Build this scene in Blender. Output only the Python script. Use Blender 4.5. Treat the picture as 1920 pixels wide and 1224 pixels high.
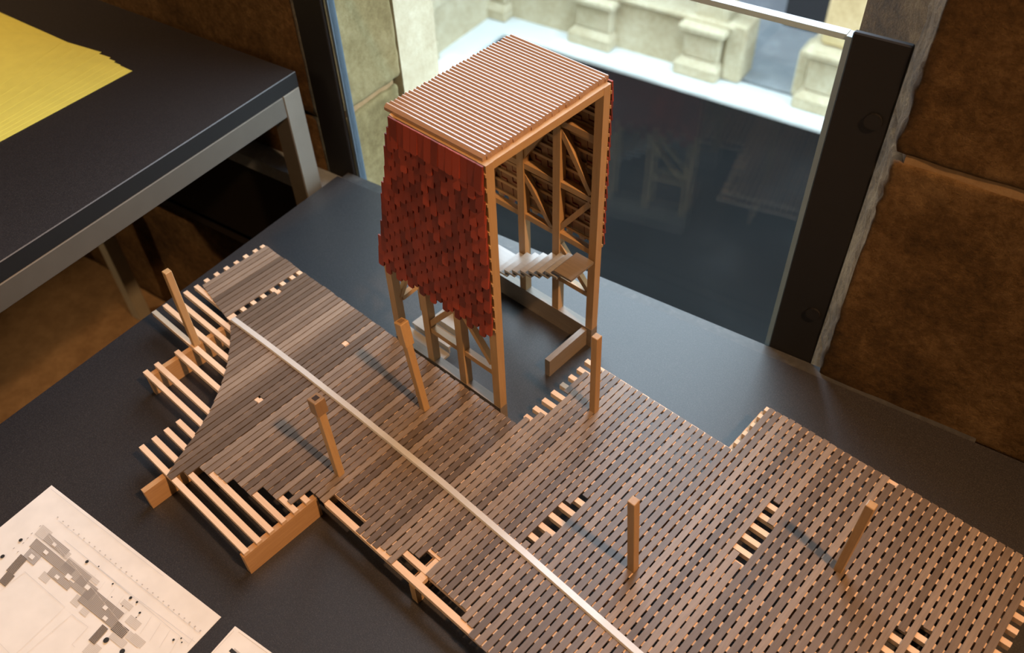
import bpy, bmesh, math, random
from math import sin, cos, radians, pi
from mathutils import Vector, Matrix, noise

scene = bpy.context.scene
for o in list(bpy.data.objects):
    bpy.data.objects.remove(o, do_unlink=True)
COL = scene.collection
RND = random.Random(7)

# ------------------------------------------------------------------ camera
T = 0.74                      # height of the display table top above the floor (m)
CAM_H = 0.87                  # camera above the table top
F_PX, PX_W, PX_H = 1636.417, 1920, 1224
CAM_R = (Matrix.Rotation(radians(44.23618), 3, 'Z') @ Matrix.Rotation(radians(43.78912), 3, 'X')
         @ Matrix.Rotation(radians(-2.44606), 3, 'Z'))
CAM_P = Vector((0, 0, T + CAM_H))
cam_d = bpy.data.cameras.new('camera')
cam_d.sensor_fit = 'HORIZONTAL'
cam_d.sensor_width = 36
cam_d.lens = F_PX / PX_W * 36
cam_d.clip_start = 0.02
cam_d.clip_end = 200
cam_d.dof.use_dof = True
cam_d.dof.focus_distance = 0.97
cam_d.dof.aperture_fstop = 5.6
cam = bpy.data.objects.new('camera', cam_d)
cam.matrix_world = Matrix.Translation(CAM_P) @ CAM_R.to_4x4()
COL.objects.link(cam)
scene.camera = cam

# ------------------------------------------------------------------ light
world = bpy.data.worlds.new('overcast_sky')
scene.world = world
world.use_nodes = True
bg = world.node_tree.nodes['Background']
bg.inputs[0].default_value = (0.70, 0.84, 1.0, 1)
bg.inputs[1].default_value = 8.2

TH = radians(8.8)             # the table and the window wall are turned 8.8 deg to the model
EX, EY = Vector((cos(TH), sin(TH), 0)), Vector((-sin(TH), cos(TH), 0))
ORG = Vector((-1.035, 0.665, 0))


def W(e, n, z=0.0):           # window-wall frame (e along the wall, n outwards) -> world; z above the table
    return ORG + EX * e + EY * n + Vector((0, 0, T + z))


def D(x, y, z=0.0):           # deck-model frame -> world; z above the table
    return Vector((x, y, T + z))


def light(name, kind, loc, energy, color, target=None, **kw):
    d = bpy.data.lights.new(name, kind)
    d.energy = energy
    d.color = color
    for k, v in kw.items():
        setattr(d, k, v)
    o = bpy.data.objects.new(name, d)
    o.location = loc
    if target is not None:
        o.rotation_euler = (Vector(target) - Vector(loc)).to_track_quat('-Z', 'Y').to_euler()
    COL.objects.link(o)
    return o


light('ceiling_spot_key', 'SPOT', D(0.95, 0.37, 2.05), 245, (1.0, 0.57, 0.27), D(-0.42, 0.22, 0),
      spot_size=radians(52), spot_blend=0.9, shadow_soft_size=0.05)
light('ceiling_spot_room', 'SPOT', D(-1.0, -1.6, 1.6), 60, (1.0, 0.70, 0.42), D(-0.75, 0.40, 0.1),
      spot_size=radians(52), spot_blend=1.0, shadow_soft_size=0.35)
light('ceiling_spot_left', 'SPOT', W(-1.75, -1.0, 1.6), 110, (1.0, 0.68, 0.38), W(-0.50, -0.05, -0.55),  # added unseen lamp, brightens the floor and wall under the side table
      spot_size=radians(36), spot_blend=0.8, shadow_soft_size=0.04)
portal = light('window_portal', 'AREA', W(0.38, 0.25, 0.6), 1, (1, 1, 1), W(0.38, -1, 0.6),
               shape='RECTANGLE', size=0.9, size_y=2.7)
portal.data.cycles.is_portal = True

scene.view_settings.view_transform = 'Standard'
scene.view_settings.look = 'None'
scene.view_settings.gamma = 1
scene.view_settings.use_curve_mapping = False
scene.view_settings.exposure = 0.0


def pix(x, y, z=0.0):         # photo pixel -> point on the horizontal plane z above the table
    d = CAM_R @ Vector(((x - PX_W / 2) / F_PX, -(y - PX_H / 2) / F_PX, -1))
    t = (T + z - CAM_P.z) / d.z
    return CAM_P + d * t


# ------------------------------------------------------------------ materials
def new_mat(name):
    m = bpy.data.materials.new(name)
    m.use_nodes = True
    nt = m.node_tree
    return m, nt, nt.nodes['Principled BSDF']


def ramp(nt, stops):
    r = nt.nodes.new('ShaderNodeValToRGB')
    el = r.color_ramp.elements
    while len(el) < len(stops):
        el.new(0.5)
    for e, (p, c) in zip(el, stops):
        e.position = p
        e.color = (*c, 1)
    return r


def wood(name, dark, light_, axis='X', rough=0.45, spread=0.5, scale=260, bump=0.1, spec=0.5, tint=None):
    """stained or raw timber: long grain, every piece with its own tone"""
    m, nt, b = new_mat(name)
    N, L = nt.nodes, nt.links
    tc = N.new('ShaderNodeTexCoord')
    oi = N.new('ShaderNodeObjectInfo')
    mp = N.new('ShaderNodeMapping')
    s = {'X': (0.08, 1, 1), 'Y': (1, 0.08, 1), 'Z': (1, 1, 0.08)}[axis]
    mp.inputs['Scale'].default_value = s
    add = N.new('ShaderNodeVectorMath')
    add.operation = 'ADD'
    mul = N.new('ShaderNodeVectorMath')
    mul.operation = 'SCALE'
    mul.inputs[0].default_value = (3.1, 7.7, 5.3)
    L.new(oi.outputs['Random'], mul.inputs['Scale'])
    L.new(tc.outputs['Object'], mp.inputs['Vector'])
    L.new(mp.outputs[0], add.inputs[0])
    L.new(mul.outputs[0], add.inputs[1])
    n1 = N.new('ShaderNodeTexNoise')
    n1.inputs['Scale'].default_value = scale
    n1.inputs['Detail'].default_value = 6
    n1.inputs['Roughness'].default_value = 0.65
    L.new(add.outputs[0], n1.inputs['Vector'])
    # tone = spread*random + (1-spread)*grain
    mix = N.new('ShaderNodeMix')
    mix.inputs[0].default_value = spread
    L.new(n1.outputs[0], mix.inputs[2])
    L.new(oi.outputs['Random'], mix.inputs[3])
    stops = [(0.12, dark), (0.88, light_)]
    if tint:
        stops.insert(1, (0.5, tint))
    r = ramp(nt, stops)
    L.new(mix.outputs[0], r.inputs[0])
    L.new(r.outputs[0], b.inputs['Base Color'])
    b.inputs['Roughness'].default_value = rough
    b.inputs['Specular IOR Level'].default_value = spec
    bp = N.new('ShaderNodeBump')
    bp.inputs['Strength'].default_value = bump
    bp.inputs['Distance'].default_value = 0.0006
    L.new(n1.outputs[0], bp.inputs['Height'])
    L.new(bp.outputs[0], b.inputs['Normal'])
    return m


def speckle(name, base, spot, scale, rough, amount=0.62, bump=0.0, spec=0.5, metal=0.0):
    """matt sheet material with fine flecks"""
    m, nt, b = new_mat(name)
    N, L = nt.nodes, nt.links
    tc = N.new('ShaderNodeTexCoord')
    n1 = N.new('ShaderNodeTexNoise')
    n1.inputs['Scale'].default_value = scale
    n1.inputs['Detail'].default_value = 3
    L.new(tc.outputs['Object'], n1.inputs['Vector'])
    r = ramp(nt, [(amount - 0.22, base), (amount, [0.6 * a + 0.4 * c for a, c in zip(base, spot)]), (amount + 0.12, spot)])
    L.new(n1.outputs[0], r.inputs[0])
    L.new(r.outputs[0], b.inputs['Base Color'])
    b.inputs['Roughness'].default_value = rough
    b.inputs['Specular IOR Level'].default_value = spec
    b.inputs['Metallic'].default_value = metal
    if bump:
        bp = N.new('ShaderNodeBump')
        bp.inputs['Strength'].default_value = bump
        bp.inputs['Distance'].default_value = 0.001
        L.new(n1.outputs[0], bp.inputs['Height'])
        L.new(bp.outputs[0], b.inputs['Normal'])
    return m


def stone(name, a, b_, c, scale=3.0, bump=0.5, dist=0.012, rough=0.9):
    m, nt, b = new_mat(name)
    N, L = nt.nodes, nt.links
    tc = N.new('ShaderNodeTexCoord')
    oi = N.new('ShaderNodeObjectInfo')
    off = N.new('ShaderNodeVectorMath')
    off.operation = 'SCALE'
    off.inputs[0].default_value = (11, 17, 5)
    L.new(oi.outputs['Random'], off.inputs['Scale'])
    add = N.new('ShaderNodeVectorMath')
    L.new(tc.outputs['Object'], add.inputs[0])
    L.new(off.outputs[0], add.inputs[1])
    n1 = N.new('ShaderNodeTexNoise')
    n1.inputs['Scale'].default_value = scale
    n1.inputs['Detail'].default_value = 9
    n1.inputs['Roughness'].default_value = 0.7
    n2 = N.new('ShaderNodeTexNoise')
    n2.inputs['Scale'].default_value = scale * 12
    n2.inputs['Detail'].default_value = 8
    n2.inputs['Roughness'].default_value = 0.8
    L.new(add.outputs[0], n1.inputs['Vector'])
    L.new(add.outputs[0], n2.inputs['Vector'])
    mix = N.new('ShaderNodeMix')
    mix.inputs[0].default_value = 0.45
    L.new(n1.outputs[0], mix.inputs[2])
    L.new(n2.outputs[0], mix.inputs[3])
    r = ramp(nt, [(0.36, a), (0.5, b_), (0.64, c)])
    L.new(mix.outputs[0], r.inputs[0])
    L.new(r.outputs[0], b.inputs['Base Color'])
    b.inputs['Roughness'].default_value = rough
    b.inputs['Specular IOR Level'].default_value = 0.2
    bp = N.new('ShaderNodeBump')
    bp.inputs['Strength'].default_value = bump
    bp.inputs['Distance'].default_value = dist
    L.new(mix.outputs[0], bp.inputs['Height'])
    L.new(bp.outputs[0], b.inputs['Normal'])
    return m


def plain(name, col, rough=0.5, metal=0.0, spec=0.5):
    m, nt, b = new_mat(name)
    N, L = nt.nodes, nt.links
    n1 = N.new('ShaderNodeTexNoise')
    n1.inputs['Scale'].default_value = 40
    tc = N.new('ShaderNodeTexCoord')
    L.new(tc.outputs['Object'], n1.inputs['Vector'])
    r = ramp(nt, [(0.3, [v * 0.92 for v in col]), (0.7, col)])
    L.new(n1.outputs[0], r.inputs[0])
    L.new(r.outputs[0], b.inputs['Base Color'])
    b.inputs['Roughness'].default_value = rough
    b.inputs['Metallic'].default_value = metal
    b.inputs['Specular IOR Level'].default_value = spec
    return m


def glass_mat():
    m = bpy.data.materials.new('guard_glass')
    m.use_nodes = True
    nt = m.node_tree
    N, L = nt.nodes, nt.links
    N.remove(N['Principled BSDF'])
    tr = N.new('ShaderNodeBsdfTransparent')
    tr.inputs[0].default_value = (0.93, 0.97, 0.96, 1)
    gl = N.new('ShaderNodeBsdfGlossy')
    gl.inputs['Roughness'].default_value = 0.02
    lw = N.new('ShaderNodeLayerWeight')
    pw = N.new('ShaderNodeMath')
    pw.operation = 'POWER'
    pw.inputs[1].default_value = 5
    ma = N.new('ShaderNodeMath')
    ma.operation = 'MULTIPLY_ADD'
    ma.inputs[1].default_value = 0.9
    ma.inputs[2].default_value = 0.022
    L.new(lw.outputs['Facing'], pw.inputs[0])
    L.new(pw.outputs[0], ma.inputs[0])
    mx = N.new('ShaderNodeMixShader')
    L.new(ma.outputs[0], mx.inputs[0])
    L.new(tr.outputs[0], mx.inputs[1])
    L.new(gl.outputs[0], mx.inputs[2])
    L.new(mx.outputs[0], N['Material Output'].inputs[0])
    return m


M = dict(
    plank=wood('stained_walnut_plank', (0.088, 0.061, 0.044), (0.31, 0.232, 0.177), 'Y', 0.40, 0.55, 420, 0.2,
               tint=(0.162, 0.116, 0.087)),
    birch=wood('raw_birch', (0.62, 0.40, 0.25), (0.80, 0.58, 0.41), 'X', 0.5, 0.25, 300, 0.08),
    oakX=wood('oak_beam_x', (0.36, 0.19, 0.085), (0.62, 0.38, 0.19), 'X', 0.45, 0.2, 300, 0.1),
    oakY=wood('oak_beam_y', (0.36, 0.19, 0.085), (0.62, 0.38, 0.19), 'Y', 0.45, 0.2, 300, 0.1),
    pear=wood('pear_wood', (0.34, 0.190, 0.080), (0.53, 0.335, 0.160), 'Z', 0.42, 0.3, 300, 0.1),
    pearY=wood('pear_wood_y', (0.34, 0.190, 0.080), (0.53, 0.335, 0.160), 'Y', 0.42, 0.3, 300, 0.1),
    pearX=wood('pear_wood_x', (0.34, 0.190, 0.080), (0.53, 0.335, 0.160), 'X', 0.42, 0.3, 300, 0.1),
    walnut=wood('dark_base_wood', (0.15, 0.115, 0.085), (0.28, 0.22, 0.165), 'X', 0.4, 0.2, 300, 0.1),
    walnutY=wood('dark_base_wood_y', (0.15, 0.115, 0.085), (0.28, 0.22, 0.165), 'Y', 0.4, 0.2, 300, 0.1),
    roof=wood('roof_slat_wood', (0.28, 0.16, 0.095), (0.42, 0.26, 0.17), 'X', 0.22, 0.3, 300, 0.05, spec=0.8),
    shingle=wood('red_shingle_paint', (0.13, 0.0135, 0.0055), (0.31, 0.040, 0.016), 'Z', 0.6, 0.8, 300, 0.1),
    shback=wood('shingle_back_wood', (0.20, 0.10, 0.045), (0.34, 0.18, 0.085), 'Z', 0.6, 0.5, 300, 0.1),
    step=wood('silvery_step_wood', (0.24, 0.23, 0.22), (0.36, 0.345, 0.32), 'X', 0.26, 0.2, 200, 0.05, spec=0.9),
    strip=plain('pale_strip', (0.64, 0.60, 0.565), 0.30, 0.15),
    collar=wood('smoked_collar', (0.16, 0.09, 0.045), (0.30, 0.18, 0.09), 'Z', 0.5, 0.3, 300, 0.1),
    black=plain('shadow_socket', (0.035, 0.018, 0.010), 0.8),
    table=speckle('charcoal_table_board', (0.0148, 0.0128, 0.0142), (0.076, 0.068, 0.067), 900, 0.48, 0.66, 0.08, spec=0.75),
    edge=plain('black_board_edge', (0.007, 0.0065, 0.0065), 0.7, 0, 0.25),
    steel=plain('brushed_steel', (0.105, 0.092, 0.074), 0.5, 0.4),
    steel_pale=plain('pale_steel_leg', (0.36, 0.335, 0.26), 0.5, 0.1),  # one far leg only: the light on it is put into a paler colour
    steel_leg=plain('satin_steel_leg', (0.175, 0.158, 0.128), 0.5, 0.3),
    blacksteel=plain('black_steel', (0.012, 0.011, 0.011), 0.55, 0.0, 0.3),
    sill=speckle('grey_sill', (0.045, 0.045, 0.047), (0.075, 0.073, 0.072), 120, 0.4, 0.6),
    panel=plain('black_panel', (0.010, 0.008, 0.007), 0.7, 0, 0.2),
    glass=glass_mat(),
    gedge_dim=plain('dim_glass_edge', (0.07, 0.10, 0.13), 0.6, 0, 0.3),  # left edge of the same pane, its dimmer light put into the colour
    gedge=plain('lit_glass_edge', (0.38, 0.52, 0.60), 0.2),  # daylight caught by the right and top edges, put into a paler colour
    ledge=speckle('blue_grey_ledge', (0.22, 0.25, 0.28), (0.30, 0.33, 0.36), 120, 0.35, 0.6),
    stone_in=stone('interior_sandstone', (0.030, 0.015, 0.005), (0.105, 0.056, 0.019), (0.22, 0.13, 0.054), 7, 1.0, 0.008),
    mortar=stone('lime_mortar', (0.22, 0.13, 0.055), (0.28, 0.17, 0.08), (0.34, 0.22, 0.11), 6, 0.4, 0.006),
    stone_jamb=stone('jamb_sandstone', (0.12, 0.085, 0.032), (0.20, 0.150, 0.066), (0.28, 0.22, 0.11), 5, 0.6, 0.012),
    stone_col=stone('golden_limestone', (0.34, 0.25, 0.12), (0.46, 0.36, 0.19), (0.54, 0.44, 0.27), 1.6, 0.3, 0.02),
    stone_out=stone('courtyard_limestone', (0.32, 0.255, 0.155), (0.44, 0.375, 0.255), (0.55, 0.485, 0.36), 1.6, 0.3, 0.02),
    pale=speckle('pale_flagstone', (0.55, 0.57, 0.57), (0.68, 0.70, 0.70), 2.0, 0.6, 0.55),
    flag=speckle('gallery_flagstone', (0.24, 0.26, 0.28), (0.33, 0.35, 0.37), 3.0, 0.6, 0.55),
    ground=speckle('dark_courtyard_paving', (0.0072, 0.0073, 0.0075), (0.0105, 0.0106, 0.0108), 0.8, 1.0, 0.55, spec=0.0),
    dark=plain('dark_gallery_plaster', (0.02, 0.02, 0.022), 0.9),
    floor=stone('brown_floor', (0.09, 0.05, 0.022), (0.17, 0.10, 0.045), (0.25, 0.155, 0.075), 2.0, 0.2, 0.004, 0.5),
    roomwall=stone('room_plaster', (0.30, 0.20, 0.11), (0.36, 0.25, 0.14), (0.42, 0.30, 0.18), 1.0, 0.2, 0.004),
    ceil=plain('ceiling_plaster', (0.34, 0.27, 0.19), 0.9),
    paper=plain('white_drawing_paper', (0.80, 0.77, 0.74), 0.6),
    yellow=plain('yellow_paper', (0.86, 0.80, 0.17), 0.6),
    ink1=plain('ink_black', (0.02, 0.02, 0.02), 0.7),
    ink2=plain('ink_grey', (0.28, 0.26, 0.25), 0.7),
    ink3=plain('ink_light_grey', (0.50, 0.47, 0.45), 0.7),
    ink4=plain('ink_pale_grey', (0.64, 0.61, 0.585), 0.7),
)

# ------------------------------------------------------------------ mesh helpers
ORIGINS = {}


class MB:
    """collects shapes (world coordinates) and links them as ONE mesh object"""

    def __init__(s):
        s.v, s.f, s.m = [], [], []

    def add(s, verts, faces, mi=0):
        o = len(s.v)
        s.v += [Vector(v) for v in verts]
        s.f += [tuple(i + o for i in f) for f in faces]
        s.m += [mi] * len(faces)
        return s

    def hexa(s, p, mi=0):      # 8 points: bottom loop, top loop
        return s.add(p, [(3, 2, 1, 0), (4, 5, 6, 7), (0, 1, 5, 4), (1, 2, 6, 5), (2, 3, 7, 6), (3, 0, 4, 7)], mi)

    def box(s, fr, x0, x1, y0, y1, z0, z1, mi=0):   # fr = D or W
        return s.hexa([fr(x0, y0, z0), fr(x1, y0, z0), fr(x1, y1, z0), fr(x0, y1, z0),
                       fr(x0, y0, z1), fr(x1, y0, z1), fr(x1, y1, z1), fr(x0, y1, z1)], mi)

    def prism(s, fr, poly, z0, z1, mi=0):           # poly counter-clockwise
        n = len(poly)
        vs = [fr(x, y, z0) for x, y in poly] + [fr(x, y, z1) for x, y in poly]
        fs = [tuple(range(n - 1, -1, -1)), tuple(range(n, 2 * n))]
        fs += [(i, (i + 1) % n, n + (i + 1) % n, n + i) for i in range(n)]
        return s.add(vs, fs, mi)

    def bar(s, a, b, side, w, h, mi=0):
        """rectangular bar from a to b; side = direction of width w"""
        a, b = Vector(a), Vector(b)
        d = (b - a).normalized()
        u = Vector(side)
        u = (u - d * u.dot(d)).normalized()
        v = d.cross(u)
        u, v = u * w / 2, v * h / 2
        return s.hexa([a - u - v, a + u - v, a + u + v, a - u + v, b - u - v, b + u - v, b + u + v, b - u + v], mi)

    def quad(s, pts, mi=0):
        return s.add(pts, [tuple(range(len(pts)))], mi)

    def build(s, name, mats, parent=None, origin=None, bevel=0.0, smooth=False):
        if not isinstance(mats, (list, tuple)):
            mats = [mats]
        lo = Vector([min(v[i] for v in s.v) for i in range(3)])
        hi = Vector([max(v[i] for v in s.v) for i in range(3)])
        c = Vector(origin) if origin is not None else (lo + hi) / 2
        me = bpy.data.meshes.new(name)
        me.from_pydata([v - c for v in s.v], [], s.f)
        for m in mats:
            me.materials.append(m)
        me.polygons.foreach_set('material_index', s.m)
        bm = bmesh.new()
        bm.from_mesh(me)
        bmesh.ops.recalc_face_normals(bm, faces=bm.faces)
        if bevel:
            bmesh.ops.bevel(bm, geom=[e for e in bm.edges], offset=bevel, segments=1, affect='EDGES')
        bm.to_mesh(me)
        bm.free()
        if name == 'tabletop':       # black cut edge round the board
            me.polygons.foreach_set('material_index', [0 if p.normal.z > 0.5 else 1 for p in me.polygons])
        if smooth:
            me.polygons.foreach_set('use_smooth', [True] * len(me.polygons))
        return link(name, me, c, parent)


def link(name, me, c, parent=None):
    o = bpy.data.objects.new(name, me)
    COL.objects.link(o)
    c = Vector(c)
    if parent is not None:
        o.parent = parent
        o.location = c - ORIGINS[parent]
    else:
        o.location = c
    ORIGINS[o] = c
    return o


def thing(name, label, cat, loc, group=None):
    o = bpy.data.objects.new(name, None)
    o.empty_display_size = 0.05
    o.location = loc
    COL.objects.link(o)
    ORIGINS[o] = Vector(loc)
    return tag(o, label, cat, group)


def tag(o, label, cat=None, group=None, kind=None):
    o['label'] = label
    if cat:
        o['category'] = cat
    if group:
        o['group'] = group
    if kind:
        o['kind'] = kind
    return o


def struct(o, label, cat=None):
    return tag(o, label, cat or o.name.split('_')[0], kind='structure')


def rough_block(name, fr, x0, x1, y0, y1, z0, z1, mat, parent, r=0.02, amp=0.006, cuts=10, seed=0, skew=0.0):
    """dressed stone: rounded arrises and uneven faces"""
    bm = bmesh.new()
    bmesh.ops.create_cube(bm, size=1)
    bmesh.ops.subdivide_edges(bm, edges=bm.edges, cuts=cuts, use_grid_fill=True)
    sx, sy, sz = x1 - x0, y1 - y0, z1 - z0
    c = Vector(((x0 + x1) / 2, (y0 + y1) / 2, (z0 + z1) / 2))
    hx, hy, hz = sx / 2 - r, sy / 2 - r, sz / 2 - r
    for v in bm.verts:
        p = Vector((v.co.x, v.co.y, v.co.z)) * 2
        # push the grid lines towards the edges
        p = Vector([math.copysign(abs(t) ** 0.5, t) for t in p])
        p = Vector((p.x * sx / 2, p.y * sy / 2, p.z * sz / 2))
        q = Vector((max(-hx, min(hx, p.x)), max(-hy, min(hy, p.y)), max(-hz, min(hz, p.z))))
        d = p - q
        if d.length > 1e-9:
            nrm = d.normalized()
            p = q + nrm * r
            s = (p + c + Vector((seed * 3.7, 0, 0)))
            p += nrm * (noise.noise(s * 14) * amp + noise.noise(s * 45) * amp * 0.6)
        v.co = p
    bmesh.ops.recalc_face_normals(bm, faces=bm.faces)
    cw = fr(c.x, c.y, c.z)
    o0 = fr(0, 0, 0)
    ux, uy = fr(1, 0, 0) - o0, fr(0, 1, 0) - o0
    for v in bm.verts:
        if skew and v.co.x < 0:      # splayed arris on the window side
            e = (-v.co.x / (sx / 2)) ** 8
            q = v.co + c + Vector((seed * 3.7, 0, 0))
            v.co.x -= ((v.co.y + sy / 2) * skew + noise.noise(q * 60) * 0.004 + noise.noise(q * 22) * 0.003) * e
        v.co = ux * v.co.x + uy * v.co.y + Vector((0, 0, v.co.z))
    me = bpy.data.meshes.new(name)
    bm.to_mesh(me)
    bm.free()
    me.materials.append(mat)
    me.polygons.foreach_set('use_smooth', [True] * len(me.polygons))
    return link(name, me, cw, parent)


# ------------------------------------------------------------------ the room
ZF, ZC = -T, 2.30            # floor and ceiling relative to the table top
E0, E1, N0, NW = -2.3, 2.4, -3.2, 0.022

struct(MB().box(W, E0, E1, N0, 0.2, ZF - 0.1, ZF).build('floor', M['floor']), 'dim brown floor under the tables', 'floor')
struct(MB().box(W, E0, E1, N0, 0.2, ZC, ZC + 0.1).build('ceiling', M['ceil']), 'plain plaster ceiling of the room', 'ceiling')
struct(MB().box(W, E0 - 0.1, E0, N0, 0.2, ZF, ZC).build('wall_left', M['roomwall']), 'plaster wall at the left end of the room', 'wall')
struct(MB().box(W, E1, E1 + 0.1, N0, 0.2, ZF, ZC).build('wall_right', M['roomwall']), 'plaster wall at the right end of the room', 'wall')
struct(MB().box(W, E0, E1, N0 - 0.1, N0, ZF, ZC).build('wall_front', M['roomwall']), 'plaster wall behind the viewer', 'wall')

Z_LINTEL = 1.95
courses = [-0.74, -0.36, -0.02, 0.333, 0.70, 1.08, 1.50, 1.95]


def window_wall():
    # right of the window: core with splayed reveal, then the dressed stones in front
    rb = MB().prism(W, [(0.832, NW - 0.0092), (E1, NW - 0.0092), (E1, 0.2), (0.716, 0.2), (0.799, 0.100)],
                   ZF, ZC)
    rb.m[5] = rb.m[6] = 1  # reveal faces take the darker stone to stand in for their shade
    r = rb.build('wall_rear_right', [M['mortar'], M['stone_in']])
    struct(r, 'dark brown sandstone wall right of the window', 'wall')
    k = 0
    for i in range(len(courses) - 1):
        xs = [0.822, 1.42 + 0.25 * (i % 2), E1] if i % 2 else [0.822, 1.25, 1.95, E1]
        for a, b in zip(xs[:-1], xs[1:]):
            k += 1
            j = 0.005
            near = a < 1.0
            rough_block('stone_block', W, a if near else a + j, b - j, NW - 0.012, 0.105, courses[i] + j, courses[i + 1] - j,
                        M['stone_in'], r, 0.004, 0.0018, 40 if near else 8, k, 0.30 if near else 0)
    # left of the window
    l = MB().box(W, E0, -0.06, NW + 0.012, 0.19, ZF, ZC).box(W, -0.33, -0.0155, 0.058, 0.178, ZF, Z_LINTEL).build('wall_rear_left', M['mortar'])
    struct(l, 'ochre sandstone wall left of the window', 'wall')
    cl = [-0.74, -0.33, 0.082, 0.46, 0.86, 1.26, 1.6, 1.95]
    for i in range(len(cl) - 1):
        j = 0.004
        k += 1
        rough_block('jamb_stone', W, -0.34, -0.012 + 0.006 * (i % 2), 0.052, 0.196 - 0.012 * (i % 2), cl[i] + j, cl[i + 1] - j,
                    M['stone_jamb'], l, 0.008, 0.004, 24, k)
        xs = [E0, -1.5, -0.75, -0.048] if i % 2 else [E0, -1.1, -0.048]
        for a, b in zip(xs[:-1], xs[1:]):
            k += 1
            rough_block('stone_block', W, a + j, b - j, NW, 0.05, cl[i] + j, cl[i + 1] - j, M['stone_in'], l, 0.01, 0.004, 10, k)
    t = MB().box(W, -0.06, 0.84, NW, 0.2, Z_LINTEL, ZC).build('wall_rear_lintel', M['stone_in'])
    struct(t, 'stone lintel over the window', 'wall')


window_wall()

# window guard: glass between two black steel posts
win = bpy.data.objects.new('window_1', None)
win.location = W(0.38, 0.035, ZF)
COL.objects.link(win)
ORIGINS[win] = W(0.38, 0.035, ZF)
struct(win, 'tall window with a glass guard between black steel posts', 'window')
MB().box(W, 0.020, 0.740, 0.030, 0.040, ZF, 0.432).build('pane', M['glass'], win)
MB().box(W, 0.0155, 0.020, 0.028, 0.042, ZF, 0.437).build('pane_edge', M['gedge_dim'], win)
MB().box(W, 0.740, 0.7465, 0.028, 0.042, ZF, 0.437).build('pane_edge', M['gedge'], win)
MB().box(W, 0.020, 0.740, 0.029, 0.041, 0.432, 0.438).build('pane_edge', M['gedge'], win)
MB().box(W, 0.747, 0.805, 0.0215, 0.0290, ZF, 0.446).build('frame_post', M['blacksteel'], win, bevel=0.0015)
MB().box(W, -0.046, 0.013, 0.0215, 0.0290, ZF, 0.446).build('frame_post', M['blacksteel'], win, bevel=0.0015)
for zz in (0.08, 0.36):
    me = bpy.data.meshes.new('bolt')
    bm = bmesh.new()
    bmesh.ops.create_cone(bm, cap_ends=True, segments=14, radius1=0.009, radius2=0.009, depth=0.004,
                          matrix=Matrix.Rotation(TH, 4, 'Z') @ Matrix.Rotation(pi / 2, 4, 'X'))
    bm.to_mesh(me)
    bm.free()
    me.materials.append(M['blacksteel'])
    link('bolt', me, W(0.790, 0.0205, zz), win)

# sill strip behind the table, the deeper ledge on the left, black panel and rail under it
struct(MB().box(W, 0.001, 1.017, 0.0015, 0.0205, -0.030, -0.005).build('trim_1', M['sill']), 'narrow grey sill strip along the back of the display table', 'trim')
struct(MB().box(W, -1.25, -0.0115, -0.021, 0.021, -0.048, -0.022).build('trim_2', M['ledge']), 'blue-grey ledge under the raised table, left of the window', 'trim')
struct(MB().box(W, -1.25, 0.0, -0.016, 0.016, -0.245, -0.0485).build('trim_3', M['panel']), 'black panel below the blue-grey ledge', 'trim')
struct(MB().box(W, -1.25, 0.0, -0.012, 0.016, -0.282, -0.262).build('trim_4', M['blacksteel']), 'thin black rail below the black panel', 'trim')


# ------------------------------------------------------------------ the courtyard outside
ZG = -5.12


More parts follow.
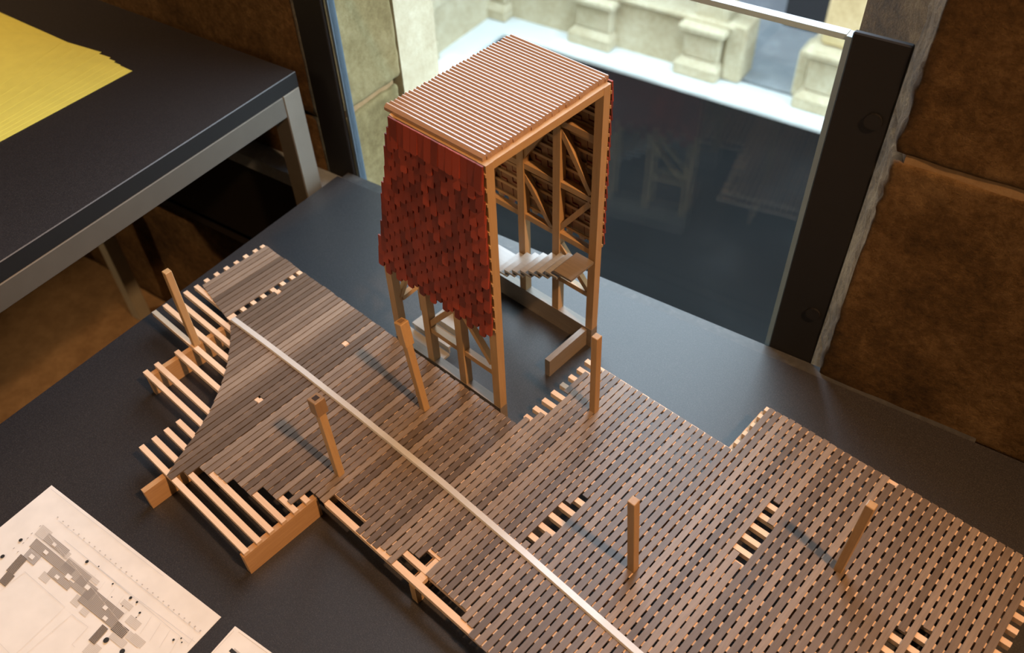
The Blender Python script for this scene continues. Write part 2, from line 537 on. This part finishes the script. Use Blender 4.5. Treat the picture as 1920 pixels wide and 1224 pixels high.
def courtyard():
    f = MB()
    f.box(W, -8, -0.012, 0.2, 0.3, ZG, 7).box(W, 0.716, 7, 0.2, 0.3, ZG, 7).box(W, -0.012, 0.716, 0.2, 0.3, Z_LINTEL, 7).box(W, -0.012, 0.716, 0.2, 0.3, ZG, ZF)
    struct(f.build('wall_facade', M['stone_out']), 'outer stone face of the building around the window', 'wall')
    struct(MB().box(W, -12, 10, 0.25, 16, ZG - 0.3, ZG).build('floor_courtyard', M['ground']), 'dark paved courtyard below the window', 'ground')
    struct(MB().prism(W, [(-6.3, 0.6), (-5.62, 0.6), (-5.62, 8.44), (6, 8.44), (6, 8.95), (-6.3, 8.95)], ZG, ZG + 0.05)
           .build('floor_kerb', M['pale']), 'pale stone kerb along the courtyard walls', 'kerb')
    far = MB().box(W, -6.6, -2.45, 8.92, 9.25, ZG, -4.40).build('wall_courtyard_far', M['stone_out'])
    struct(far, 'pale low cloister wall with buttresses across the courtyard', 'wall')
    MB().box(W, -6.6, -2.45, 8.84, 9.32, -4.40, -4.33).build('coping', M['stone_out'], far, bevel=0.02)

    def pier(e0, e1, top, col):
        MB().box(W, e0, e1, 8.70, 9.30, ZG + 0.05, -4.92).build('plinth', M['stone_out'], far, bevel=0.02)
        MB().hexa([W(e0, 8.70, -4.92), W(e1, 8.70, -4.92), W(e1, 9.30, -4.92), W(e0, 9.30, -4.92),
                   W(e0 + .08, 8.78, -4.84), W(e1 - .04, 8.78, -4.84), W(e1 - .04, 9.24, -4.84), W(e0 + .08, 9.24, -4.84)]).build(
            'plinth_slope', M['stone_out'], far)
        MB().box(W, e0 + .08, e1 - .04, 8.78, 9.26, -4.84, top - 0.10).build('shaft', M['stone_out'], far, bevel=0.02)
        MB().box(W, e0 + .01, e1 + .03, 8.70, 9.32, top - 0.10, top).build('cap', M['stone_out'], far, bevel=0.025)
        if col:
            MB().box(W, e0 + .12, e1 - .05, 8.90, 9.26, top, -1.55).build('column', M['stone_col'] if col == 2 else M['stone_out'], far, bevel=0.04)

    pier(-6.25, -5.75, -4.45, 1)
    pier(-4.73, -4.08, -4.40, 1)
    pier(-3.15, -2.55, -4.38, 1)
    pier(-1.56, -0.95, -4.30, 2)
    MB().box(W, -2.56, -2.30, 8.86, 9.30, ZG + 0.05, -4.30).build('buttress', M['stone_out'], far, bevel=0.03)
    MB().box(W, -1.66, -1.50, 8.95, 9.35, ZG + 0.05, -4.45).build('buttress', M['stone_out'], far, bevel=0.03)
    MB().box(W, -6.6, 4, 8.85, 9.35, -1.55, -0.9).build('lintel', M['stone_out'], far)
    left = MB().box(W, -6.6, -6.05, 2.0, 9.2, ZG + 0.05, -4.42).build('wall_courtyard_left', M['stone_out'])
    struct(left, 'pale stone wall along the left side of the courtyard', 'wall')
    MB().box(W, -6.62, -5.95, 2.0, 7.45, -4.42, -4.34).build('coping', M['stone_out'], left, bevel=0.03)
    MB().box(W, -6.6, -5.93, 6.3, 7.45, ZG + 0.05, -4.80).build('plinth', M['stone_out'], left, bevel=0.03)
    MB().box(W, -6.55, -6.02, 7.25, 9.2, -4.42, -3.2).build('upper_wall', M['stone_out'], left)
    MB().box(W, -6.55, -6.1, 2.0, 7.2, -4.34, -2.2).build('upper_wall', M['stone_out'], left)
    struct(MB().box(W, -6.6, 4, 9.0, 12.5, ZG, ZG + 0.06).build('floor_gallery', M['flag']), 'bluish stone floor of the cloister gallery', 'floor')
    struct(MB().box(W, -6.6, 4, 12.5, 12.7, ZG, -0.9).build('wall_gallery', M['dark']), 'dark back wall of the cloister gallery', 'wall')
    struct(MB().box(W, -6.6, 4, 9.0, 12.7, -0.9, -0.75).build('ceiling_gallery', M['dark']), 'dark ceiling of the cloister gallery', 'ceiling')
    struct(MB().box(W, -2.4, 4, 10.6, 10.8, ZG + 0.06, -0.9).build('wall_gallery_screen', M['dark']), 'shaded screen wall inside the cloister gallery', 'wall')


courtyard()


# ------------------------------------------------------------------ tables
def make_tables():
    t = thing('display_table', 'large charcoal display table carrying the timber deck model', 'table', W(0.95, -0.45, ZF))
    MB().prism(W, [(-0.004, 0), (-0.022, -0.63), (-0.03, -0.93), (1.95, -0.93), (1.95, 0.0)], -0.025, 0).build('tabletop', [M['table'], M['edge']], t, bevel=0.0012)
    for e in (0.03, 1.90):
        for n in (-0.05, -0.88):
            MB().box(W, e - .02, e + .02, n - .02, n + .02, ZF, -0.025).build('leg', M['steel'], t)
    for n in (-0.05, -0.88):
        MB().box(W, 0.05, 1.88, n - .012, n + .012, -0.065, -0.025).build('frame_rail', M['steel'], t)
    for e in (0.03, 1.90):
        MB().box(W, e - .012, e + .012, -0.86, -0.07, -0.065, -0.025).build('frame_rail', M['steel'], t)

    h = 0.2
    ea, eb, na, nb = -0.84, -0.020, -1.60, -0.0235
    t = thing('side_table', 'raised charcoal table on a brushed steel frame with yellow sheets', 'table', W(-0.43, -0.8, ZF))
    MB().box(W, ea, eb, na, nb, h - 0.026, h).build('tabletop', [M['table'], M['edge']], t, bevel=0.0012)
    for e in (ea + .0175, eb - .0175):
        for n in (na + .0175, nb - .0175):
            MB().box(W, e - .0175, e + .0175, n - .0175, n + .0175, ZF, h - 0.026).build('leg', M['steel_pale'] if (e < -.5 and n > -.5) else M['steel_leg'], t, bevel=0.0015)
        MB().box(W, e - .0175, e + .0175, na + .035, nb - .035, h - 0.061, h - 0.026).build('frame_rail', M['steel'], t, bevel=0.0015)
    for n in (na + .0175, nb - .0175):
        MB().box(W, ea + .035, eb - .035, n - .0175, n + .0175, h - 0.061, h - 0.026).build('frame_rail', M['steel'], t, bevel=0.0015)

    # fanned yellow sheets, the topmost last
    corners = [(-0.236, -0.152, -1.8), (-0.250, -0.153, -1.0), (-0.265, -0.150, 0.5), (-0.281, -0.147, 2.2), (-0.296, -0.144, 4.0),
               (-0.322, -0.141, 5.8), (-0.347, -0.144, 8.0), (-0.372, -0.148, 10.2), (-0.401, -0.155, 13.0)]
    for i, (e, n, a) in enumerate(corners):
        z0 = h + 0.0002 + i * 0.00032
        a = radians(a)
        u = (-cos(a), -sin(a))          # along the long side, away from the window corner
        v = (sin(a), -cos(a))
        P = [(e, n), (e + v[0] * .297, n + v[1] * .297), (e + v[0] * .297 + u[0] * .42, n + v[1] * .297 + u[1] * .42),
             (e + u[0] * .42, n + u[1] * .42)]
        o = MB().prism(W, P[::-1], z0, z0 + 0.00025).build('yellow_sheet', M['yellow'])
        g = 'yellow sheets fanned on the raised table'
        if i == len(corners) - 1:
            tag(o, 'topmost yellow sheet of the fanned pile on the raised table', 'paper', g)
        elif i == 0:
            tag(o, 'lowest yellow sheet of the fanned pile, reaching furthest to the table corner', 'paper', g)
        else:
            tag(o, 'yellow sheet, %s from the top of the fanned pile on the raised table' %
                ('second', 'third', 'fourth', 'fifth', 'sixth', 'seventh', 'eighth')[len(corners) - 2 - i], 'paper', g)


make_tables()


# ------------------------------------------------------------------ drawings on the table
def C8(x, y, dz=0.0009):      # position on the plan sheet, from the enlarged lower left corner of the photo
    return pix(x * 0.28125, 880 + y * 0.28125, dz)


def make_sheets():
    A, B = pix(97, 910), pix(415, 1157)
    u = (B - A).normalized()
    v = Vector((u.y, -u.x, 0))
    P = [A, B, A + u * (B - A).length + v * .42, A + v * .42]
    t = thing('plan_drawing', 'white sheet printed with a grey deck floor plan and black dots', 'paper', (P[0] + P[2]) / 2)
    MB().hexa([p + Vector((0, 0, 0.0002)) for p in reversed(P)] + [p + Vector((0, 0, 0.0006)) for p in reversed(P)]).build('sheet', M['paper'], t)
    ink = MB()

    lift = [0.0]

    def up():
        lift[0] += 4e-6
        return lift[0]

    def poly(pts, mi, dz=0.0008):
        k = up()
        ink.quad([C8(*p, dz + k) for p in pts], mi)

    def line(a, b, w, mi, dz=0.0010):
        k = up()
        a, b = C8(*a, dz + k), C8(*b, dz + k)
        d = (b - a).normalized()
        s = Vector((-d.y, d.x, 0)) * w / 2
        ink.quad([a - s, b - s, b + s, a + s], mi)

    def hatched(x, y, la, lb, fill, ln, step=8.5, w=0.00055, along=True):
        """one block of the plan, hatched along or across the drawing"""
        A, Bv = (0.775 * la, 0.632 * la), (0.67 * lb, -0.742 * lb)
        P = lambda f, g: (x + A[0] * f + Bv[0] * g, y + A[1] * f + Bv[1] * g)
        poly([P(0, 0), P(1, 0), P(1, 1), P(0, 1)], fill)
        n = max(2, int((lb if along else la) / step))
        for i in range(n):
            f = (i + 0.5) / n
            if along:
                line(P(0, f), P(1, f), w, ln)
            else:
                line(P(f, 0), P(f, 1), w, ln)

    # pale fringes of the plan
    for x, y, la, lb in ((230, 430, 85, 85), (465, 885, 60, 75), (255, 722, 65, 62), (800, 895, 80, 45), (830, 1015, 95, 65), (860, 1135, 95, 62),
                         (545, 1215, 85, 105), (410, 578, 40, 55), (525, 950, 55, 48), (440, 610, 260, 38), (720, 1120, 120, 60), (830, 1120, 110, 60)):
        hatched(x, y, la, lb, 3, 2, 10, 0.00025)
    hatched(285, 470, 182, 62, 2, 1, 9, 0.0004)
    hatched(395, 662, 200, 96, 2, 1, 9, 0.00045)
    hatched(195, 512, 335, 72, 2, 1, 9, 0.0007)
    hatched(310, 695, 178, 66, 2, 1, 9, 0.00045)
    hatched(470, 780, 150, 105, 2, 1, 9, 0.00045)
    hatched(515, 872, 292, 132, 2, 1, 9, 0.0008)
    hatched(735, 1065, 100, 76, 2, 0, 9, 0.0006)
    hatched(150, 580, 95, 80, 2, 1, 8, 0.0007, False)
    hatched(40, 672, 56, 148, 2, 0, 8, 0.0006)
    hatched(-10, 745, 58, 96, 2, 0, 8, 0.0006)
    hatched(590, 1135, 50, 140, 2, 0, 8, 0.0006)
    for x, y, la, lb in ((345, 500, 26, 22), (285, 552, 30, 26), (190, 582, 32, 30), (360, 716, 30, 26), (430, 716, 40, 34), (560, 785, 34, 30),
                         (680, 922, 30, 28), (680, 992, 30, 28)):
        poly([(x, y), (x + .775 * la, y + .632 * la), (x + .775 * la + .67 * lb, y + .632 * la - .742 * lb), (x + .67 * lb, y - .742 * lb)], 4, 0.0012)
    # thin survey lines
    pale = 3
    for a, b in (((340, 130), (1090, 712)), ((0, 812), (165, 680)), ((165, 680), (435, 915)), ((435, 915), (110, 1223)), ((480, 965), (588, 1050)),
                 ((588, 1050), (480, 1165)), ((480, 1165), (500, 1185)), ((480, 965), (345, 1080)), ((345, 1080), (355, 1082)), ((345, 1080), (180, 1222)),
                 ((230, 430), (440, 600)), ((285, 390), (860, 1090)), ((390, 340), (1330, 1090)), ((430, 470), (900, 850)), ((900, 850), (1300, 1150)),
                 ((1250, 1180), (1290, 1120)), ((540, 560), (1260, 1160)), ((0, 1160), (60, 1222)), ((210, 540), (280, 605)), ((330, 445), (430, 600))):
        line(a, b, 0.00035, pale)
    for i in range(10):
        a = (640 + i * 62, 700 + i * 46)
        line(a, (a[0] - 90 + 2 * i, a[1] + 120), 0.00025, pale)
    for i in range(28):
        f = i / 27
        x, y = 385 + (1335 - 385) * f, 318 + (1075 - 318) * f
        line((x - 3, y - 3), (x + 4, y + 3), 0.0013 if i < 25 else 0.002, 2)
    for p in ((268, 377), (212, 426), (185, 457), (120, 548), (92, 525), (155, 490)):
        line((p[0] - 6, p[1] + 4), (p[0] + 6, p[1] - 4), 0.0008, 1)
    for x, y, r in ((138, 470, 10), (17, 579, 11), (580, 614, 9), (752, 762, 5), (871, 855, 8), (913, 884, 6), (932, 955, 6), (708, 1137, 14),
                    (815, 1212, 13), (1157, 1135, 6), (1208, 1125, 4), (1212, 1152, 4), (908, 986, 3), (658, 646, 4), (817, 910, 3), (745, 850, 3)):
        c = C8(x, y, 0.0022)
        R = r * 0.28125 * 0.00078
        ink.quad([c + Vector((cos(k * pi / 7) * R, sin(k * pi / 7) * R, 0)) for k in range(14)], 0)
    ink.build('printed_plan', [M['ink1'], M['ink2'], M['ink3'], M['ink4'], M['paper']], t)

    A = pix(441, 1174)
    u = (pix(510, 1224) - A).normalized()
    v = Vector((u.y, -u.x, 0))
    P = [A, A + u * .297, A + u * .297 + v * .42, A + v * .42]
    t = thing('caption_sheet', 'white sheet beside the plan drawing, mostly cut off by the picture edge', 'paper', (P[0] + P[2]) / 2)
    MB().hexa([p + Vector((0, 0, 0.0002)) for p in reversed(P)] + [p + Vector((0, 0, 0.0006)) for p in reversed(P)]).build('sheet', M['paper'], t)
    ink = MB()
    for a, b, w, mi in (((1590, 1082), (1800, 1235), 0.0004, 1), ((1560, 1075), (1420, 1222), 0.0003, 1), ((1535, 1200), (1575, 1235), 0.004, 0), ((1560, 1196), (1600, 1230), 0.002, 1)):
        a, b = C8(*a, 0.0009), C8(*b, 0.0009)
        d = (b - a).normalized()
        s = Vector((-d.y, d.x, 0)) * w / 2
        ink.quad([a - s, b - s, b + s, a + s], mi)
    ink.build('printed_caption', [M['ink1'], M['ink3']], t)


make_sheets()

# ------------------------------------------------------------------ the deck model
ZJ0, ZJ1, ZP = 0.0330, 0.0402, 0.0420        # joist bottom, joist top, plank top


def interp(tab, x):
    if x <= tab[0][0]:
        return tab[0][1]
    for (a, p), (b, q) in zip(tab, tab[1:]):
        if x <= b:
            return p + (q - p) * (x - a) / (b - a)
    return tab[-1][1]


CURVE = [(-0.8485, .331), (-.8186, .3101), (-.7843, .2817), (-.7628, .2579), (-.7383, .226), (-.7215, .1958), (-.7087, .167), (-.6946, .1353)]
FRONT = [(-.683, .1355), (-.6740, .152), (-.6601, .1673), (-.6328, .175), (-.5975, .184), (-.5708, .1998), (-.5600, .216), (-.5545, .2073), (-.5262, .2325),
         (-.4749, .2488), (-.4404, .2335), (-.4260, .238), (-.4175, .2322), (-.3950, .2555), (-.3838, .272), (-.3215, .248), (-.3030, .2385), (9, .2305)]


def y_front(x):
    if x < -0.853:
        return interp([(-.9365, .3445), (-.90, .3375), (-.8566, .3295)], x)
    if x < -0.6946:
        return interp(CURVE, x)
    for lim, y in FRONT:
        if x < lim:
            return y


def y_rear(x):
    if x < -0.442:
        return .4545
    if x < -0.4335:
        return .469
    if x < -0.4250:
        return .486
    if x < -0.4165:
        return .5860
    if x < -0.2315:
        return .5896
    if -.0775 < x < -.069:
        return .6648
    return .672


def columns():
    out = []
    anchors = [(-.9365, -.8566, 9), (-.8490, -.4417, 47), (-.4417, -.3312, 13), (-.3312, -.2309, 11), (-.2309, -.1610, 8), (-.1610, -.1058, 6),
               (-.1058, -.0132, 10), (-.0132, .0576, 8), (.0576, .0845, 3)]
    for a, b, n in anchors:
        for i in range(n):
            out.append((a + (b - a) * i / n, a + (b - a) * (i + 1) / n))
    return out


def make_deck():
    t = thing('deck_model', 'timber scale model of a stained plank deck with pale joists and small posts', 'model', D(-0.42, 0.4, 0))
    holes = [(-.3263, .3462, .4119), (-.3170, .3685, .4297), (-.1560, .4824, .5618), (-.1465, .4725, .5340), (.0090, .40, .515), (.0266, .40, .532),
             (-.8447, .4025, .4110), (-.6977, .4008, .4090), (-.7037, .2695, .2775)]
    for x0, x1 in columns():
        xc = (x0 + x1) / 2
        gap = 0.0016 if xc < -0.56 else 0.0018 if xc < -.35 else 0.0021
        ya, yb = y_front(xc), y_rear(xc)
        sliced = xc < -0.6946
        segs = [(ya, yb)]
        if -.4335 < xc < -.4250:
            segs = [(ya, .486), (.530, .572)]
        if xc < -0.6946 or xc > -0.52:
            pass
        for hx, h0, h1 in holes:
            if x0 <= hx < x1:
                ns = []
                for a, b in segs:
                    if a < h0 and h1 < b:
                        ns += [(a, h0), (h1, b)]
                    else:
                        ns.append((a, b))
                segs = ns
        for i, (a, b) in enumerate(segs):
            jx = RND.uniform(-.00018, .00018)
            jz = RND.uniform(-.00022, .00022)
            a0 = a1 = a + (RND.uniform(-.0005, .0005) if not sliced else 0)
            b += RND.uniform(-.0007, .0007)
            if sliced and i == 0:
                a0, a1 = y_front(x0), y_front(x1)
            l, r = x0 + gap / 2 + jx, x1 - gap / 2 + jx
            MB().prism(D, [(l, a0), (r, a1), (r, b), (l, b)], ZJ1, ZP + jz).build('plank', M['plank'], t)
    # joists
    for k in range(33):
        y = .1389 + .01663 * k
        if k == 32:
            y = .6685
        xa = -.7555 if k < 4 else -.857 if k < 8 else -.9445 if k < 20 else -.4435 if k < 28 else -.2345
        xb = -.5445 if k < 6 else .0935
        xa += RND.uniform(-.0008, .0008)
        w = .0033
        if k == 19:
            y = .4508
        if k == 6:
            y, xa, w = .2358, -.5290, .0036
        if k == 7:
            y = .2513
        MB().box(D, xa, xb, y - w, y + w, ZJ0, ZJ1).build('joist', M['birch'], t)
    # cross beams on the table
    for x, ya, yb, zt in ((-.853, .203, .452, ZJ0), (-.7035, .1065, .452, ZJ0), (-.548, .1335, .2335, .0350), (-.548, .2415, .452, ZJ0), (-.390, .239, .586, ZJ0),
                          (-.234, .239, .668, ZJ0), (-.078, .239, .668, ZJ0), (.072, .239, .668, ZJ0)):
        MB().box(D, x - .0036, x + .0036, ya, yb, 0, zt).build('cross_beam', M['oakY'], t)
    # stub legs and short blocks along the open front edge
    for x, y in ((-.3865, .2360), (-.232, .2360)):
        MB().box(D, x - .0045, x + .0045, y - .0045, y + .0045, 0, ZJ0).build('stub_leg', M['pear'], t)
    for y0, y1 in ((.2395, .2478), (.2548, .2684)):
        MB().box(D, -.3882, -.3786, y0, y1, ZJ0 - .001, ZJ1 - .0008).build('blocking', M['birch'], t)
    # pegs in the little square sockets
    for x, y in ((-.8447, .4067), (-.6977, .4049), (-.7037, .2735)):
        MB().box(D, x - .0030, x + .0030, y - .0036, y + .0034, ZJ1, ZJ1 + .0012).build('peg', M['birch'], t)
    # the pale strip laid along the deck
    cl = [(-.8455, .3330), (-.78, .3352), (-.70, .3370), (-.60, .3378), (-.45, .3372), (-.32, .3330), (-.17, .3262), (-.02, .3190)]
    s = MB()
    vs, fs = [], []
    for x, y in cl:
        vs += [D(x, y - .0042, ZP + .0004), D(x, y + .0042, ZP + .0004), D(x, y + .0038, ZP + .0030), D(x, y - .0030, ZP + .0030)]
    for i in range(len(cl) - 1):
        for j in range(4):
            fs.append((4 * i + j, 4 * i + (j + 1) % 4, 4 * i + 4 + (j + 1) % 4, 4 * i + 4 + j))
    fs += [(0, 1, 2, 3), tuple(4 * (len(cl) - 1) + j for j in range(4))]
    tag(s.add(vs, fs).build('handrail_strip', M['strip'], t), 'long pale strip laid along the deck')
    MB().box(D, -.8545, -.8462, .3290, .3366, ZJ1, ZP + .0012).build('end_block', M['birch'], t)
    # posts (base -> top, both measured), two of them with a collar
    posts = [((-.8471, .2754), pix(312, 508, .168), 0), ((-.5410, .3989), pix(753, 606, .168), 2), ((-.5461, .2694), pix(593, 750, .160), 1),
             ((-.3858, .5312), pix(1119, 630, .168), 0), ((-.2257, .3959), pix(1188, 938, .167), 0), ((-.0676, .5345), pix(1635, 946, .164), 0)]
    for (x, y), top, kind in posts:
        a, b = D(x, y, ZJ1), Vector(top)
        p = MB().bar(a, b, (1, 0, 0), .0088, .0088).build('post', M['pear'], t, bevel=.0006)
        if kind:
            d = (b - a).normalized()
            c0, c1 = b - d * (.030 if kind == 2 else .018), b + d * .003
            w = .0125 if kind == 2 else .0140
            MB().bar(c0, c1, (1, 0, 0), w, w).build('collar', M['pear'] if kind == 2 else M['collar'], p, bevel=.0008)
            MB().bar(c1, c1 + d * .0006, (1, 0, 0), .0062, .0062).build('socket', M['black'] if kind == 1 else M['collar'], p)


make_deck()


# ------------------------------------------------------------------ the tower model
def make_tower():
    t = thing('tower_model', 'small timber tower model with red shingled sides and slatted roof', 'model', D(-.56, .56, 0))
    PX = [-.658, -.597, -.539, -.481]
    hw = .0055
    X_R = -.4755

    def xleft(z):
        return -.6615 if z < .185 else -.6615 + (z - .185) * (.0575 / .212)

    # base beams and the free arm
    MB().box(D, -.664, -.6035, .462, .474, 0, .034).build('base_beam', M['walnut'], t)
    MB().box(D, -.6035, X_R, .462, .474, 0, .035).build('base_beam', M['walnut'], t)
    MB().box(D, -.664, X_R, .638, .650, 0, .033).build('base_beam', M['walnut'], t)
    MB().box(D, -.4915, -.4835, .563, .638, 0, .029).build('base_arm', M['walnutY'], t)
    for side, y in ((0, .468), (1, .644)):
        zb = .035 if side == 0 else .033
        for i, x in enumerate(PX):
            if i == 0:
                MB().box(D, x - hw, x + hw, y - hw, y + hw, zb, .188).build('post', M['pear'], t)
                MB().bar(D(x, y, .186), D(-.6035, y, .392), (0, 1, 0), .011, .010).build('rafter', M['pear'], t)
            else:
                ztop = .3924 if i == 3 else .3842
                MB().box(D, x - hw, x + hw, y - hw, y + hw, zb, ztop).build('post', M['pear'], t)

        def rail(x0, x1, z, h=.008):
            MB().box(D, x0, x1, y - .004, y + .004, z - h / 2, z + h / 2).build('rail', M['pearX'], t)

        def brace(a, b):
            MB().bar(D(a[0], y, a[1]), D(b[0], y, b[1]), (0, 1, 0), .007, .007).build('brace', M['pear'], t)

        for z in (.163, .241, .325):
            xs = [xleft(z) + .006] + [p for p in PX[1:]]
            for a, b in zip(xs, xs[1:]):
                if b - a > .02:
                    rail(a + (.005 if a in PX else 0), b - hw, z)
        MB().box(D, -.606, PX[3] - hw, y - .0050, y + .0050, .3842, .3922).build('wall_plate', M['pearX'], t)
        if side == 0:
            for a, b in ((PX[1], PX[2]), (PX[2], PX[3])):
                rail(a + hw, b - hw, .092)
            brace((-.596, .098), (-.546, .158))
            brace((-.534, .162), (-.489, .104))
        else:
            rail(PX[2] + hw, PX[3] - hw, .090)
            brace((-.535, .146), (-.488, .096))
        brace((-.601, .244), (-.548, .320))
        brace((-.537, .318), (-.489, .247))
        brace((-.599, .234), (-.548, .167))
        brace((-.489, .235), (-.540, .167))
        brace((-.539, .329), (-.497, .384))
    # cross ties
    for x in (-.481, -.600):
        MB().box(D, x - .0052, x + .0052, .4735, .6385, .3835, .3925).build('tie_beam', M['pearY'], t)
    MB().bar(D(-.655, .474, .101), D(-.655, .506, .103), (0, 0, 1), .007, .007).build('brace', M['pearY'], t)
    MB().bar(D(-.655, .473, .104), D(-.655, .500, .152), (1, 0, 0), .006, .006).build('brace', M['pear'], t)
    MB().box(D, -.6595, -.6505, .5045, .5135, .052, .185).build('post', M['pear'], t)
    # roof slats
    n = 36
    ya, yb = .4655, .6520
    p = (yb - ya) / n
    for i in range(n):
        y0 = ya + i * p
        prof = [(y0 + .0001, .3927), (y0 + p - .0001, .3927), (y0 + p - .0001, .3990), (y0 + p * .68, .3992), (y0 + .0001, .3962)]
        xa, xb = -.6175 + RND.uniform(-.0012, .0012), -.4815 + RND.uniform(-.0006, .0006)
        m = len(prof)
        vs = [D(xa, *q) for q in prof] + [D(xb, *q) for q in prof]
        fs = [tuple(range(m)), tuple(range(2 * m - 1, m - 1, -1))] + [(k, (k + 1) % m, m + (k + 1) % m, m + k) for k in range(m)]
        MB().add(vs, fs).build('roof_slat', M['roof'], t)

    # battens and shingles
    ROW, SW, SH = .0175, .0098, .0270
    z_lo, z_hi = .168, .3935
    base = {}
    for side in (0, 1):
        sg = -1 if side == 0 else 1
        yb_ = .4625 if side == 0 else .6495
        b = MB()
        h, w, th = SH / 2, SW / 2 - .00015, .0020
        # outer face red, back raw wood; a little chamfer on the lower corners
        prof = [(-w, h), (-w, -h + .0016), (-w + .0014, -h), (w - .0014, -h), (w, -h + .0016), (w, h)]
        m = len(prof)
        vs = [Vector((x, 0, z)) for x, z in prof] + [Vector((x, sg * th, z)) for x, z in prof]
        me = bpy.data.meshes.new('shingle')
        fs = [tuple(range(m)), tuple(range(m, 2 * m))] + [(k, (k + 1) % m, m + (k + 1) % m, m + k) for k in range(m)]
        me.from_pydata(vs, [], fs)
        me.materials.append(M['shingle'])
        me.materials.append(M['shback'])
        bm = bmesh.new()
        bm.from_mesh(me)
        bmesh.ops.recalc_face_normals(bm, faces=bm.faces)
        bm.to_mesh(me)
        bm.free()
        me.polygons.foreach_set('material_index', [1] + [0] * (len(me.polygons) - 1))
        base[side] = me
        r = 0
        z = z_lo + .004
        while z < z_hi - .003:
            MB().box(D, xleft(z) + .004, X_R + .0006, min(yb_, yb_ + sg * .0018), max(yb_, yb_ + sg * .0018), z - .0018, z + .0018).build('batten', M['pearX'], t)
            z += ROW
    spots = {0: [], 1: []}
    for side in (0, 1):
        rows = int((z_hi - z_lo) / ROW) + 1
        for r in range(rows):
            zb = z_lo + r * ROW
            x = X_R - .0003 - SW / 2
            c = 0
            lim = xleft(zb + SH * .5) - .0008
            while x + SW * .3 > lim:
                spots[side].append((max(x, lim + SW / 2), zb, r, c))
                x -= SW
                c += 1
    rest = MB()
    count = 0
    order = [(0, s) for s in spots[0]] + sorted([(1, s) for s in spots[1]], key=lambda q: -q[1][0])
    for side, (x, zb, r, c) in order:
        sg = -1 if side == 0 else 1
        yb_ = .4606 if side == 0 else .6514
        half = c == -1
        drop = (ROW * .46 if c % 2 else 0) + RND.uniform(-.0012, .0012)
        top = zb + SH - drop
        over = max(0, top - z_hi)
        zc = zb + SH / 2 - drop - over
        tilt = sg * radians(6.5 + RND.uniform(-1.5, 2.5))
        rz = radians(RND.uniform(-2.0, 2.0))
        # lower edge stands off so the courses lap
        lift = sg * (.0011 + SH / 2 * abs(sin(tilt)) - .0010)
        Mx = Matrix.Translation(D(x, yb_ + lift, zc)) @ Matrix.Rotation(rz, 4, 'Z') @ Matrix.Rotation(tilt, 4, 'X')
        if half:
            Mx = Mx @ Matrix.Diagonal((.5, 1, 1, 1))
        if count < 300:
            o = bpy.data.objects.new('shingle', base[side])
            COL.objects.link(o)
            o.parent = t
            o.matrix_local = Matrix.Translation(-ORIGINS[t]) @ Mx
            count += 1
        else:
            me = base[side]
            o0 = len(rest.v)
            rest.v += [Mx @ v.co for v in me.vertices]
            for pl in me.polygons:
                rest.f.append(tuple(i + o0 for i in pl.vertices))
                rest.m.append(pl.material_index)
    if rest.v:
        o = rest.build('shingle_field', [M['shingle'], M['shback']], t)
        o['kind'] = 'stuff'

    # stairs: lower flight along y, a corner platform, upper flight along x and the landing
    zs, ys = [.013, .026, .040, .053, .066, .079], [.476, .497, .516, .535, .554, .573]
    for i, (z, y) in enumerate(zip(zs, ys)):
        x0, x1 = (-.6475, -.602) if i > 0 else (-.684, -.602)
        if i == 1:
            x0 = -.672
        MB().box(D, x0, x1, y, y + .0215, z - .004, z).build('tread', M['step'], t)
        MB().box(D, x0 + .001, x1 - .001, y + .0016, y + .0030, 0 if i == 0 else z - .0132, z - .004).build('riser', M['step'], t)
    MB().box(D, -.6500, -.6015, .594, .6375, .0865, .0905).build('platform', M['step'], t)
    k = 7
    for i in range(k):
        x = -.6015 + i * .0141
        z = .0985 + i * .0079
        MB().box(D, x, x + .0185, .593, .6375, z - .0030, z).build('tread', M['step'], t)
        MB().box(D, x, x + .0015, .5935, .637, z - .0098, z - .003).build('riser', M['step'], t)
    MB().box(D, -.5040, -.4770, .594, .6375, .1505, .1540).build('landing', M['walnut'], t)


make_tower()
